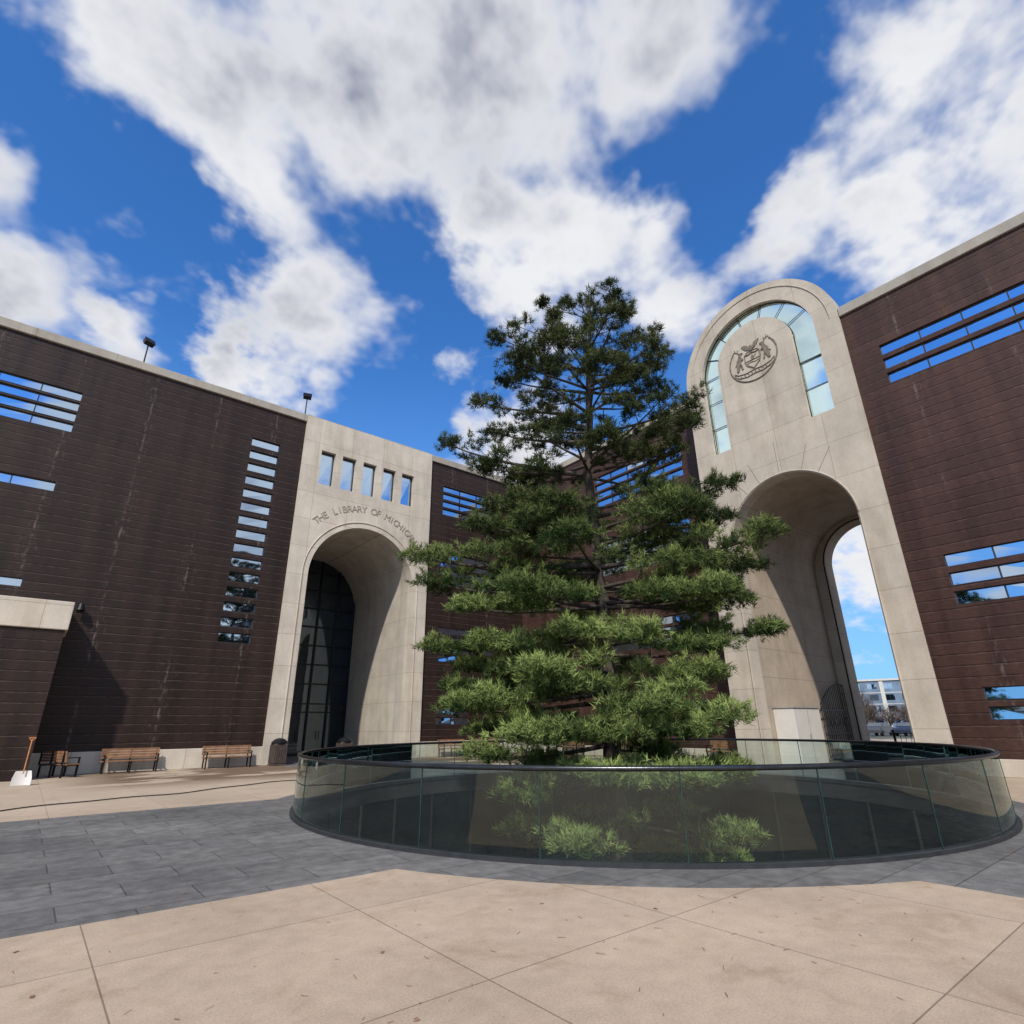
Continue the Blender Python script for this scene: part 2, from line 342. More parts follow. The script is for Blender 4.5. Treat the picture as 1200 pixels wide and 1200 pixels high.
# ---------------------------------------------------------------- ground
def ground_mat():
    t=NT('plaza_paving'); o=t.n('TexCoord').outputs['Object']; s=t.n('SeparateXYZ',Vector=o); x,y=s.outputs[0],s.outputs[1]
    dx=t.m_('SUBTRACT',x,WC.x); dy=t.m_('SUBTRACT',y,WC.y)
    dist=t.m_('SQRT',t.m_('ADD',t.m_('MULTIPLY',dx,dx),t.m_('MULTIPLY',dy,dy)))
    def lt(a,v): return t.m_('LESS_THAN',a,v)
    def gt(a,v): return t.m_('GREATER_THAN',a,v)
    def AND(*a):
        q=a[0]
        for k in a[1:]: q=t.m_('MULTIPLY',q,k)
        return q
    g=lt(dist,8.22)
    g=t.m_('MAXIMUM',g,AND(gt(y,6.98),lt(y,15.3),lt(x,11.5)))
    g=t.m_('MAXIMUM',g,AND(gt(x,7.8),lt(x,13.6),lt(y,10)))
    g=t.m_('MAXIMUM',g,AND(gt(y,6.9),lt(y,13.2),gt(x,11.5)))
    g=t.m_('MAXIMUM',g,AND(gt(x,9.4),lt(x,16.4),gt(y,10),lt(y,40)) )
    n1=t.noise(o,.45,5,.6).outputs[0]; n2=t.noise(o,5.0,4,.6).outputs[0]; n3=t.noise(o,60,2).outputs[0]
    mp=t.n('Mapping',Vector=o,Location=(-.76,-1.68,0)).outputs[0]
    bb=t.n('TexBrick',{'offset':0.0},Vector=mp,Color1=(.515,.395,.28),Color2=(.465,.358,.253),Mortar=(.25,.19,.13),Scale=1.0,Mortar_Size=.006,Mortar_Smooth=.1,Bias=0.0,Brick_Width=2.04,Row_Height=2.04)
    cb=t.mul(bb.outputs[0],t.mix(t.mr(n1,.3,.7),(.84,.84,.85),(1.08,1.08,1.08)))
    cb=t.mul(cb,t.mix(t.mr(n2,.3,.7),(.91,.91,.91),(1.07,1.07,1.07)))
    cb=t.mul(cb,t.mix(t.mr(n3,.3,.7),(.87,.87,.87),(1.11,1.11,1.11)))
    stn=t.noise(o,1.1,4,.7,.6).outputs[0]; cb=t.mul(cb,t.mix(t.mr(stn,.54,.72),(1,1,1),(.82,.76,.70)))
    bg=t.n('TexBrick',{'offset':.5},Vector=o,Color1=(.142,.136,.128),Color2=(.180,.173,.163),Mortar=(.08,.076,.072),Scale=1.0,Mortar_Size=.008,Mortar_Smooth=.1,Bias=0.0,Brick_Width=1.2,Row_Height=.6)
    cg_=t.mul(bg.outputs[0],t.mix(t.mr(n1,.3,.7),(.74,.74,.75),(1.22,1.2,1.17)))
    cg_=t.mul(cg_,t.mix(t.mr(n2,.32,.68),(.74,.74,.74),(1.24,1.24,1.24)))
    cg_=t.mul(cg_,t.mix(t.mr(n3,.3,.7),(.82,.82,.82),(1.16,1.16,1.16)))
    w=AND(t.mr(y,20.5,23.0),t.mr(x,1.0,3.0),t.mr(t.noise(t.n('Mapping',Vector=o,Scale=(.35,.6,1)).outputs[0],.9,4,.6).outputs[0],.40,.50,0,1,True))
    far=t.mr(y,15.3,17.0)
    cb=t.mix(t.m_('MULTIPLY',far,.3),cb,(.52,.44,.335))
    cb=t.mix(t.m_('MULTIPLY',w,.9),cb,(.155,.10,.06))
    col=t.mix(g,cb,cg_)
    h=t.mix(g,bb.outputs[1],bg.outputs[1])
    rough=t.m_('SUBTRACT',t.mr(n1,.3,.7,.75,.88),t.m_('MULTIPLY',w,.1))
    rough=t.m_('SUBTRACT',rough,t.m_('MULTIPLY',g,t.mr(n1,.35,.6,.22,.05)))
    hh=t.m_('ADD',t.m_('MULTIPLY',h,-1.0),t.m_('MULTIPLY',n3,.2))
    return t.out(t.pr(col,rough,t.bump(hh,.4,.01),0,.3))
nseg=128; vs=[];fs=[]
radii=[7.3,9,12,18,30]
for k,R__ in enumerate(radii):
    for i in range(nseg):
        a=2*PI*i/nseg; vs.append((WC.x+R__*math.cos(a),WC.y+R__*math.sin(a),0))
for i in range(nseg):
    a=2*PI*i/nseg; c,s=math.cos(a),math.sin(a); m=55/max(abs(c),abs(s)); vs.append((WC.x+m*c,WC.y+m*s,0))
for k in range(len(radii)):
    for i in range(nseg): j=(i+1)%nseg; fs.append((k*nseg+i,k*nseg+j,(k+1)*nseg+j,(k+1)*nseg+i))
mesh('plaza_pavement',vs,fs,ground_mat())
t=NT('far_ground'); o=t.n('TexCoord').outputs['Object']; nz=t.noise(o,.02,3).outputs[0]
FARG=t.out(t.pr(t.mix(t.mr(nz,.45,.55),(.06,.06,.062),(.09,.10,.045)),.9))
vs=[];fs=[]
for m0 in (54,1800):
    for i in range(nseg):
        a=2*PI*i/nseg; c,s=math.cos(a),math.sin(a); m=m0/max(abs(c),abs(s)); vs.append((WC.x+m*c,WC.y+m*s,-.006))
for i in range(nseg): j=(i+1)%nseg; fs.append((i,j,nseg+j,nseg+i))
mesh('ground',vs,fs,FARG)

# fallen needles / leaf litter
LIT=simple('litter',(.27,.16,.09),.9,0,6,.25,0); b=MB()
for i in range(800):
    if i<440: x=random.uniform(-1,12); y=random.uniform(2.0,9)
    else: x=random.uniform(-1,20); y=random.uniform(1,28)
    if (x-WC.x)**2+(y-WC.y)**2<7.6**2: continue
    a=random.uniform(0,PI); L=random.uniform(.010,.038); w=random.uniform(.0015,.003)
    if random.random()<.03: L=.02; w=.012
    c,s=math.cos(a),math.sin(a); z=.003+random.uniform(0,.004)
    b.add([(x-c*L-s*w,y-s*L+c*w,z),(x-c*L+s*w,y-s*L-c*w,z),(x+c*L+s*w,y+s*L-c*w,z+.003),(x+c*L-s*w,y+s*L+c*w,z)],[(0,1,2,3)])
b.obj('fallen_needles',LIT)

# ---------------------------------------------------------------- sunken well
well=empty('sunken_well')
def ringwall(r,z0,z1,mat,name,n=128):
    vs=[];fs=[]
    for z in (z0,z1):
        for i in range(n): a=2*PI*i/n; vs.append((WC.x+r*math.cos(a),WC.y+r*math.sin(a),z))
    for i in range(n): j=(i+1)%n; fs.append((i,j,n+j,n+i))
    return mesh(name,vs,fs,mat,well,True)
WELLC=simple('well_concrete',(.03,.03,.03),.8,0,1.5)
ringwall(7.3,-.45,0,WELLC,'well_rim_wall'); ringwall(7.32,-4.6,-.45,GLASS_W,'well_glazing')
WM=simple('well_mullion_black',(.016,.018,.018),.6,0,6,.2,0)
b=MB()
for i in range(30):
    a=2*PI*i/30; M=Matrix.Translation((WC.x,WC.y,0))@Matrix.Rotation(a,4,'Z'); b.box(7.22,7.29,-.02,.02,-4.6,-.46,M)
b.obj('well_mullions',WM,well)
FLOORW=simple('well_floor_slate',(.025,.025,.028),.5,0,1.0)
vs=[(WC.x+7.35*math.cos(2*PI*i/96),WC.y+7.35*math.sin(2*PI*i/96),-4.6) for i in range(96)]
mesh('well_floor',vs,[tuple(range(96))],FLOORW,well)
SOIL=simple('mulch',(.05,.032,.02),.95,0,10,.4,.6)
b=MB(); b.cyl((WC.x,WC.y,-4.59),2.3,.45,'Z',40); b.obj('planter',WELLC,well)
b=MB(); b.cyl((WC.x,WC.y,-4.14),2.15,.05,'Z',40); b.obj('planter_soil',SOIL,well)
rb=MB(); n=160
prof=[(7.28,-.05),(7.28,.05),(7.42,.05),(7.42,0)]
for i in range(n):
    a=2*PI*i/n; 
    for p in prof: rb.v.append((WC.x+p[0]*math.cos(a),WC.y+p[0]*math.sin(a),p[1]))
for i in range(n):
    j=(i+1)%n
    for k in range(3): rb.f.append((i*4+k,i*4+k+1,j*4+k+1,j*4+k))
rb.obj('well_kerb',simple('dark_kerb',(.03,.032,.034),.5),well)

# glass guard rail
guard=empty('glass_guardrail')
t=NT('guard_glass'); fr=t.n('Fresnel',IOR=1.5).outputs[0]
tr_=t.n('BsdfTransparent',Color=(.80,.91,.88)).outputs[0]; gl=t.n('BsdfGlossy',Color=(.88,1,.97),Roughness=.01).outputs[0]
ff=t.mr(fr,.0,1.0,.05,1.0)
GG=t.out(t.n('MixShader',i0=ff,i1=tr_,i2=gl).outputs[0])
NP=26; rg_=7.36; b=MB(); e=MB()
for k in range(NP):
    a0=2*PI*k/NP+.1+.0012; a1=2*PI*(k+1)/NP+.1-.0012; m=6
    vs=[]
    for i in range(m+1):
        a=a0+(a1-a0)*i/m; vs+= [(WC.x+rg_*math.cos(a),WC.y+rg_*math.sin(a),.052),(WC.x+rg_*math.cos(a),WC.y+rg_*math.sin(a),1.06)]
    b.add(vs,[(2*i,2*i+2,2*i+3,2*i+1) for i in range(m)])
    a=2*PI*k/NP+.1; M=Matrix.Translation((WC.x,WC.y,0))@Matrix.Rotation(a,4,'Z'); e.box(rg_-.008,rg_+.008,-.007,.007,.052,1.06,M)
b.obj('glass_panels',GG,guard,True); e.obj('panel_edges',simple('glass_edge',(.02,.05,.045),.2),guard)
b=MB(); n=160; pts=[(WC.x+rg_*math.cos(2*PI*i/n),WC.y+rg_*math.sin(2*PI*i/n),1.075) for i in range(n+1)]
b.tube(pts,.036,10,False); b.obj('handrail',RAIL,guard,True)

# ---------------------------------------------------------------- pine tree
nv=Vector((WC.x,WC.y,0)).normalized(); sv=Vector((nv.y,-nv.x,0))
def TP(s,z,d=0): return WC+sv*s+nv*d+Vector((0,0,z))
trunk=[(0,-4.2,0,.30),(-.02,-1,0,.27),(-.1,.5,0,.235),(-.03,2.6,.05,.21),(-.09,4.8,.05,.19),(-.12,6.3,0,.165),(-.24,8.4,-.05,.14),(-.1,10.2,-.05,.115),(-.04,11.6,0,.09),(.08,13.2,0,.06),(.2,14.8,0,.02)]
def trunk_at(z):
    for a,b_ in zip(trunk,trunk[1:]):
        if a[1]<=z<=b_[1]:
            f=(z-a[1])/(b_[1]-a[1]); return TP(a[0]+(b_[0]-a[0])*f,z,a[2]+(b_[2]-a[2])*f), a[3]+(b_[3]-a[3])*f
    return TP(trunk[-1][0],trunk[-1][1]),.02
tree=empty('pine_tree'); wood=MB()
wood.tube([TP(q[0],q[1],q[2]) for q in trunk],[q[3] for q in trunk],12)
Rz=[(-1.6,3.2),(0,3.5),(2,3.9),(4,4.1),(6,4.0),(7.3,3.1),(8.6,2.6),(10,3.3),(12,2.9),(13.4,2.0),(14.2,1.2),(15.0,.5)]
def RR(z): return float(np.interp(z,[a[0] for a in Rz],[a[1] for a in Rz]))
limbs=[]
pads=[(-5.2,6.15),(-4.6,5.3),(-4.6,3.6),(-4.1,2.55),(-3.4,1.45),(-4.4,9.75),(-3.6,11.5),(-2.8,13.2),(-1.35,14.6),(-2.8,7.5),(-3.1,8.7),
 (-2.3,6.1),(-1.4,4.95),(-.94,3.8),(-2.6,2.85),(-1.92,12.0),(-1.5,10.3),(1.3,14.35),(2.0,13.3),(1.9,11.9),(2.85,10.6),(2.6,9.5),(3.2,7.4),(3.0,6.7),(4.1,6.0),(4.25,3.9),(3.3,4.5),(1.9,1.4),(2.7,.55),(1.6,9.0),(1.3,6.1),(1.6,4.9),(.75,2.1),(.9,1.0),(-1.8,.55),(-2.3,14.0),(-1.9,12.8),(.8,14.7),(-.5,14.6),(2.3,12.6),(1.2,12.3),(-2.7,12.4),(-3.2,10.5)]
for (s,z) in pads: limbs.append((s,z,random.uniform(-1.2,.8),1.0))
for s,z,d in [(.9,1.9,-2.6),(.3,1.4,-2.2),(1.5,1.5,-2.3),(-.2,.6,-2.8),(1.3,.5,-2.4),(-.8,3.6,-2.4),(1.4,2.3,-2.0),(-2.0,4.6,-2.6),(-2.6,2.2,-2.2),(-1.7,1.4,-2.6),(-2.8,3.5,-1.8),(-3.4,4.4,-1.5),(2.6,4.4,-2.0),(-.6,9.2,-2.0),(.8,11.0,-1.8),(-.7,12.3,-1.5),(.5,13.2,-1.0),(-3.6,2.0,-1.2),(-3.0,1.0,-1.6),(-2.2,.2,-1.8),(2.3,3.2,-1.5),(-3.9,3.1,.5),(3.6,5.3,-.6),(-1.2,2.4,-2.6),(-3.3,6.9,-.6),(-1.0,6.9,-1.8),(1.8,6.9,-1.4)]: limbs.append((s,z,d,1.0))
z=-1.5
while z<14.0:
    k=5 if z<6.6 else 4
    if 6.6<z<9.2: k=3
    a0=random.uniform(0,2*PI)
    for i in range(k):
        a=a0+2*PI*i/k+random.uniform(-.35,.35); L=RR(z)*random.uniform(.5,.95)
        limbs.append((L*math.cos(a),z+random.uniform(-.3,.3),L*math.sin(a),.9))
    z+= 1.0 if z<9 else .8
C=[];AX=[];SH=[]
def vnoise(): return Vector((random.gauss(0,1),random.gauss(0,1),random.gauss(0,1)))
def cushion(c,rx,rz,shade,out):
    n=int(66*rx*rx/.36)+9
    lean=random.uniform(-.1,.1); sx=random.uniform(.75,1.25); lob=random.uniform(0,6.28)
    for _ in range(n):
        a=random.uniform(0,2*PI); q=math.sqrt(random.random())*(1+.28*math.sin(3*a+lob)); x=math.cos(a)*q*sx; y=math.sin(a)*q/sx
        rag=random.uniform(.7,1.25)
        top=math.sqrt(max(0,1-min(1,q*q))); zz=random.uniform(-.4,1)*top
        p=c+Vector((x*rx*rag,y*rx*rag,zz*rz+random.gauss(0,.03)))+out*lean*rx*q
        ax=(Vector((x*.75,y*.75,.35+.5*top))+vnoise()*.3).normalized()
        C.append(p); AX.append(ax); SH.append(shade+.36*(zz-.25)+random.uniform(-.14,.16))  # tufts toned lighter towards cushion tops, top light put into their colour
for (s,zt,d,w) in limbs:
    L=math.hypot(s,d); z0=zt - (.42*L if zt>12.3 else .30*L if zt>9 else .08*L if zt>5 else -.04*L)
    z0=min(z0,14.2)
    p0,rt=trunk_at(z0); p3=TP(s,zt,d); 
    mid1=p0.lerp(p3,.35)+Vector((0,0,-.03*L+random.uniform(-.1,.1)))+sv*random.uniform(-.15,.15); mid2=p0.lerp(p3,.72)+Vector((0,0,-.07*L))
    def B(t): return p0*(1-t)**3+mid1*3*t*(1-t)**2+mid2*3*t*t*(1-t)+p3*t**3
    n=7; pts=[B(i/n) for i in range(n+1)]; rb0=min(rt*.55,.02+.014*L)
    wood.tube(pts,[rb0*(1-.8*i/n) for i in range(n+1)],6)
    out=(p3-p0); out.z=0; out.normalize(); lat=out.cross(Vector((0,0,1)))
    shade=random.uniform(-.18,.16)
    big=.52 if zt<9 else .39
    if zt>13.4: big=.26
    vr=.72 if zt<7 else .56
    cushion(p3,big*random.uniform(.85,1.1),big*vr,shade,out)
    cushion(B(.93)+out*big*.9+Vector((0,0,.08)),big*.5,big*.36,shade+.06,out)
    t=.40 if L>2 else .3; side=random.choice((-1,1))
    while t<.95:
        base=B(t); side=-side
        bl=(.30*L*(1.05-t)+.30)*random.uniform(.6,1.2); bl=min(bl,1.4)
        dirv=(out*random.uniform(.35,.8)+lat*side*random.uniform(.7,1.1)+Vector((0,0,random.uniform(-.12,.38)))).normalized()
        tip=base+dirv*bl
        wood.tube([base,base.lerp(tip,.5)+Vector((0,0,-.04)),tip],[.016,.012,.006],4,False)
        sz=big*random.uniform(.55,1.02)*(.7+.3*t)
        cushion(tip,sz,sz*vr,shade+random.uniform(-.12,.12),dirv)
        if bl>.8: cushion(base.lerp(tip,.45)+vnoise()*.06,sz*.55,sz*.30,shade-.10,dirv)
        for _ in range(4):
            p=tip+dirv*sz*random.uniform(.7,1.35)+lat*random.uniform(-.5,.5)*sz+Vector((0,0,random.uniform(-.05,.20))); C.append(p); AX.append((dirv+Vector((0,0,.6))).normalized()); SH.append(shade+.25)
        t+=(.42/max(L,.9))*random.uniform(.75,1.35)
for i in range(60):
    zz=random.uniform(13.6,14.95); p,_=trunk_at(zz); C.append(p+vnoise()*.12*(15.4-zz)); AX.append(Vector((0,0,1))); SH.append(0.1)
C=np.array([tuple(c) for c in C]); AX=np.array([tuple(c) for c in AX]); SH=np.array(SH)
T=len(C); K=15
ax=np.repeat(AX,K,0); c=np.repeat(C,K,0)+rng.normal(0,.03,(T*K,3)); d=ax+rng.normal(0,.60,(T*K,3)); d/=np.linalg.norm(d,axis=1,keepdims=True)
pp=np.cross(d,rng.normal(0,1,(T*K,3))); pp/=np.linalg.norm(pp,axis=1,keepdims=True)
ln=rng.uniform(.11,.20,(T*K,1)); wd=.0105
V=np.stack([c-pp*wd,c+pp*wd,c+d*ln],1).reshape(-1,3)
me=bpy.data.meshes.new('needles'); nvv=len(V); me.vertices.add(nvv); me.vertices.foreach_set('co',V.astype(np.float32).ravel())
me.loops.add(nvv); me.loops.foreach_set('vertex_index',np.arange(nvv,dtype=np.int32))
me.polygons.add(nvv//3); me.polygons.foreach_set('loop_start',np.arange(0,nvv,3,dtype=np.int32)); me.polygons.foreach_set('loop_total',np.full(nvv//3,3,dtype=np.int32))
me.update(calc_edges=True)
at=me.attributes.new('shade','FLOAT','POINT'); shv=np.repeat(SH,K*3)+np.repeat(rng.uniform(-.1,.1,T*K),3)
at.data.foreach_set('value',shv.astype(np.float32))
t=NT('pine_needles'); a=t.n('Attribute',{'attribute_name':'shade'}).outputs['Fac']
z=t.n('SeparateXYZ',Vector=t.n('TexCoord').outputs['Object']).outputs[2]
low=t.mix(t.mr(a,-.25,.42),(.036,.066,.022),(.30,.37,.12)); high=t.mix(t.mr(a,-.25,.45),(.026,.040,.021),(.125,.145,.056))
col=t.mix(t.mr(z,4.0,9.5),low,high)  # crown painted darker with height, contrast against the sky put into colour
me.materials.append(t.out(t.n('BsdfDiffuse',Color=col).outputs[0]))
o=bpy.data.objects.new('foliage',me); COL.objects.link(o); o.parent=tree
t=NT('pine_bark'); o=t.n('TexCoord').outputs['Object']; nz=t.noise(t.n('Mapping',Vector=o,Scale=(9,9,2)).outputs[0],1.2,4,.7).outputs[0]
BARK=t.out(t.pr(t.mix(t.mr(nz,.35,.65),(.028,.022,.018),(.10,.08,.062)),.9,t.bump(nz,.8,.05)))
wood.obj('trunk_and_limbs',BARK,tree,True)

# ---------------------------------------------------------------- benches
WOOD=simple('bench_wood',(.26,.13,.065),.6,0,3,.35,.2)
LEG=simple('bench_iron',(.025,.022,.02),.5,.6)
def bench(loc,rot,L=1.8):
    p=empty('park_bench'); w=MB(); l=MB()
    for i in range(5): w.box(-L/2,L/2,-.22+i*.10,-.22+i*.10+.08,.42,.455)
    for i in range(4): 
        M=Matrix.Translation((0,.27+.015*i,.53+i*.095)); w.box(-L/2,L/2,0,.03,0,.08,M)
    for x in (-L/2+.08,-.02,L/2-.12):
        l.box(x,x+.05,-.23,-.17,0,.42); l.box(x,x+.05,.27,.32,0,.42); l.box(x,x+.05,-.23,.30,.385,.42)
        l.box(x,x+.05,.33,.37,.42,.90); 
        if x!=-.02: l.box(x,x+.05,-.23,-.19,.42,.64); l.box(x,x+.05,-.25,.33,.64,.67)
    bevel(w.obj('slats',WOOD,p),.006); l.obj('frame',LEG,p)
    p.location=loc; p.rotation_euler=(0,0,rot); return p
bench((3.6,28.6,0),0,2.0); bench((7.2,28.55,0),0,2.0)
bench((18.9,28.4,0),0); bench((21.4,28.4,0),0,1.8)
bench((24.1,24.6,0),-PI/2); bench((24.1,21.0,0),-PI/2); bench((24.1,14.8,0),-PI/2,1.9)
bench((20.3,6.6,0),-PI/2,1.6)
bench((1.35,28.0,0),PI/2+.5,1.5)
# litter bins
BIN=simple('bin_brown',(.075,.055,.045),.6)
def bin_(loc):
    p=empty('litter_bin'); b=MB()
    b.box(-.30,.30,-.30,.30,.06,.92); b.box(-.34,.34,-.34,.34,.0,.06); bevel(b.obj('body',BIN,p),.03)
    s=MB()
    for i in range(7):
        for sgn in (-1,1):
            s.box(-.28+i*.085,-.28+i*.085+.05,sgn*.31-.012,sgn*.31+.012,.1,.86); s.box(sgn*.31-.012,sgn*.31+.012,-.28+i*.085,-.28+i*.085+.05,.1,.86)
    s.obj('slats',BIN,p)
    h=MB(); h.tube([(0,0,.92),(0,0,.98),(0,0,1.10),(0,0,1.16)],[.36,.36,.24,.08],20); h.obj('lid',DARK,p)
    p.location=loc
bin_((9.35,28.6,0)); bin_((12.4,28.3,0))
# snow shovel
sh=empty('snow_shovel'); b=MB(); b.tube([(0,0,.35),(0,.25,1.35)],.018,8); b.tube([(-.09,.26,1.38),(.09,.26,1.38)],.02,8); b.tube([(-.09,.26,1.38),(0,.24,1.28),(.09,.26,1.38)],.012,6); b.obj('handle',simple('orange_handle',(.45,.18,.06),.5),sh)
b=MB(); 
vs=[];m=6
for i in range(m+1):
    u=-.24+.48*i/m; c_=.05*(1-(u/.24)**2)
    vs+=[(u,-.06+c_,0.01),(u,.02+c_,.22),(u*.8,.10+c_*.5,.42)]
b.add(vs,[(3*i+k,3*i+3+k,3*i+4+k,3*i+1+k) for i in range(m) for k in (0,1)])
bl=b.obj('blade',WHITE,sh); md=bl.modifiers.new('s','SOLIDIFY'); md.thickness=.012
sh.location=(.3,24.6,0)
# thin dark line winding across the paving
b=MB(); pts=[]
for i in range(41):
    x=-1.5+i*.25; pts.append((x,17.2+.38*x+.22*math.sin(x*1.3)+.1*math.sin(x*3.1),.02))
b.tube(pts,.014,6); b.obj('paving_line',simple('line_black',(.015,.015,.015),.6))
# floodlights on the roof edge
def flood(loc,rot):
    p=empty('floodlight'); b=MB(); b.tube([(0,0,0),(0,0,1.1)],.035,8); b.box(-.12,.12,-.12,.12,0,.03); b.tube([(-.22,0,1.1),(.22,0,1.1)],.025,6)
    M=Matrix.Translation((0,0,1.25))@Matrix.Rotation(-.5,4,'X'); b.box(-.22,.22,-.10,.10,-.14,.16,M); b.box(-.24,.24,-.16,-.10,-.16,.18,M); bevel(b.obj('lamp',DARK,p),.015)
    p.location=loc; p.rotation_euler=(0,0,rot)
flood((.7,29.4,18.42),.4); flood((8.7,29.4,18.42),-.3)
def wl(loc):
    p=empty('wall_lamp'); b=MB(); b.box(-.06,.06,-.3,0,0,.08); b.tube([(0,-.3,.16),(0,-.3,-.1)],[.1,.17],12); b.box(-.1,.1,-.02,.01,-.12,.2); b.obj('lamp',DARK,p); p.location=loc
wl((.75,29.29,6.3))

# ---------------------------------------------------------------- things in and beyond the archway
p=empty('utility_cabinet'); b=MB(); b.box(24.0,26.3,11.5,12.37,.0,2.15); bevel(b.obj('cabinet_body',WHITE,p),.02)
b=MB(); b.box(25.13,25.16,11.485,11.5,.1,2.1); b.box(25.0,25.06,11.46,11.5,1.0,1.15); b.box(23.96,26.34,11.46,12.37,2.15,2.2); b.obj('cabinet_trim',simple('cabinet_grey',(.35,.33,.3),.5),p)
p=empty('iron_gate'); b=MB(); gy=12.1
g0,g1=27.9,30.7; 
def gtop(x): q=(x-g0)/(g1-g0); return 2.35+.95*math.sin(q*PI*.62)
for i in range(15):
    x=g0+(g1-g0)*i/14; b.tube([(x,gy,.08),(x,gy,gtop(x))],.016,6)
b.tube([(g0+(g1-g0)*i/14,gy,gtop(g0+(g1-g0)*i/14)) for i in range(15)],.03,6)
for z in (.15,1.1,2.1): b.box(g0,g1,gy-.02,gy+.02,z-.025,z+.025)
for i in range(5):
    xx=g0+.4+i*.5; b.tube([(xx+.2*math.cos(a),gy,1.6+.2*math.sin(a)) for a in np.linspace(0,2*PI,17)],.012,5)
b.obj('gate_leaf',DARK,p)
p=empty('iron_fence'); b=MB()
for i in range(34): y=4.5+i*.25; b.tube([(38,y,0),(38,y,1.0)],.014,5)
for z in (.15,.95): b.box(37.98,38.02,4.5,12.8,z-.02,z+.02)
for y in (4.5,7.2,10,12.8): b.box(37.95,38.05,y-.05,y+.05,0,1.15)
b.obj('fence_panels',DARK,p)
p=empty('bollard'); b=MB(); b.tube([(0,0,0),(0,0,.85),(0,0,.95),(0,0,1.0)],[.16,.16,.12,.02],14); b.obj('post',DARK,p); p.location=(33.5,8.3,0)
# cars
TYRE=simple('tyre',(.015,.015,.015),.8); CG=glass_mirror('car_glass',(.5,.55,.6),.5)
def car(loc,rot,col):
    p=empty('parked_car'); P=simple('car_paint',col,.25,.3,3,.05,0)
    prof=[(-2.2,.35),(-2.25,.75),(-2.1,.95),(-1.75,1.0),(-1.15,1.42),(.55,1.45),(1.2,1.02),(2.05,.88),(2.25,.65),(2.22,.35)]
    b=MB(); k=len(prof); vs=[]
    for yy in (-.88,-.80,.80,.88):
        for x,z in prof:
            yv=yy*(1-.16*max(0,(z-.95)/.5)); vs.append((x*(.985 if abs(yy)>.85 else 1),yv,z))
    fs=[tuple(range(k)),tuple(3*k+i for i in range(k))[::-1]]+[(j*k+i,j*k+(i+1)%k,(j+1)*k+(i+1)%k,(j+1)*k+i) for j in range(3) for i in range(k)]
    b.add(vs,fs); b.obj('body',P,p)
    g=MB()
    for s in (-1,1):
        y0=.885*s; y1=.775*s; g.add([(-1.6,y0,1.0),(1.1,y0,1.0),(.5,y1,1.38),(-1.1,y1,1.38)],[(0,1,2,3)])
    g.add([(1.19,-.74,1.05),(1.19,.74,1.05),(.6,.68,1.43),(.6,-.68,1.43)],[(0,1,2,3)]); g.add([(-1.74,-.74,1.03),(-1.74,.74,1.03),(-1.2,.68,1.41),(-1.2,-.68,1.41)],[(0,1,2,3)])
    go=g.obj('windows',CG,p); go.scale=(1.01,1.02,1.005)
    w=MB()
    for x in (-1.4,1.4):
        for y in (-.9,.68): w.cyl((x,y,.32),.32,.22,'Y',18)
    w.obj('wheels',TYRE,p)
    p.location=loc; p.rotation_euler=(0,0,rot)
for i,(col,d) in enumerate([((.25,.04,.035),0),((.5,.5,.52),3),((.12,.12,.13),6),((.05,.06,.1),9),((.6,.6,.6),12),((.22,.05,.04),15),((.1,.1,.11),18)]):
    car((78+.3*i,34-d*1.0,0),PI+random.uniform(-.03,.03),col)
# apartment building
ap=empty('apartment_building'); M=Matrix.Translation((188,69.5,0))@Matrix.Rotation(math.atan2(-.94,.34),4,'Z')
AW=simple('apartment_siding',(.16,.22,.30),.7,0,.3); AW2=simple('apartment_panel',(.42,.43,.44),.7,0,.3)
opsA=[(2+i*4.0,4.2+i*4.0,1.0+3.1*j,2.6+3.1*j) for i in range(9) for j in range(4)]
wall('apartment_front',lambda u,v,d:M@Vector((u,d,v)),0,38,0,12.6,opsA,AW,ap,.2,None,1.1)
b=MB(); b.box(-.01,38.01,.22,14,0,12.5,M); b.obj('apartment_body',AW2,ap)
b=MB(); b.box(-.3,38.3,-.35,14.3,12.6,13.1,M)
for i in range(4): b.box(5.0+i*8,6.0+i*8,-.12,-.01,0,12.6,M)
for j in range(1,4): b.box(0,38,-.06,-.01,3.1*j-.1,3.1*j+.1,M)
b.obj('apartment_trim',WHITE,ap)
# distant bare trees
b=MB()
def bare(x,y,h):
    base=Vector((x,y,0)); b.tube([base,base+Vector((0,0,h*.5)),base+Vector((.2,.1,h))],[.2,.12,.02],5,False)
    for i in range(60):
        z=h*random.uniform(.25,.95); a=random.uniform(0,2*PI); L=h*.38*(1.1-z/h)+.6; st=base+Vector((0,0,z)); e=st+Vector((math.cos(a)*L,math.sin(a)*L,L*.8))
        b.tube([st,e],[.05,.015],3,False)
        for k in range(4):
            q=st.lerp(e,random.uniform(.4,1)); b.tube([q,q+vnoise()*.5+Vector((0,0,.6))],[.025,.01],3,False)
for i in range(30):
    dd=random.uniform(115,150); a=math.radians(random.uniform(14,34)); bare(dd*math.cos(a),dd*math.sin(a),random.uniform(6,10) if a>math.radians(20.3) else random.uniform(2.5,5))
b.obj('distant_trees',simple('bare_twigs',(.12,.09,.075),.9))
HG=simple('hedge_green',(.07,.08,.04),.9,0,2,.5)
b=MB()
for i in range(140):
    a=math.radians(5+35*i/140); r_=220; c_=Vector((r_*math.cos(a),r_*math.sin(a),0)); h=random.uniform(3,5.5)
    b.tube([c_,c_+Vector((0,0,h*.6)),c_+Vector((0,0,h))],[1.6,1.9,.5],6)
b.obj('distant_shrubs',HG)

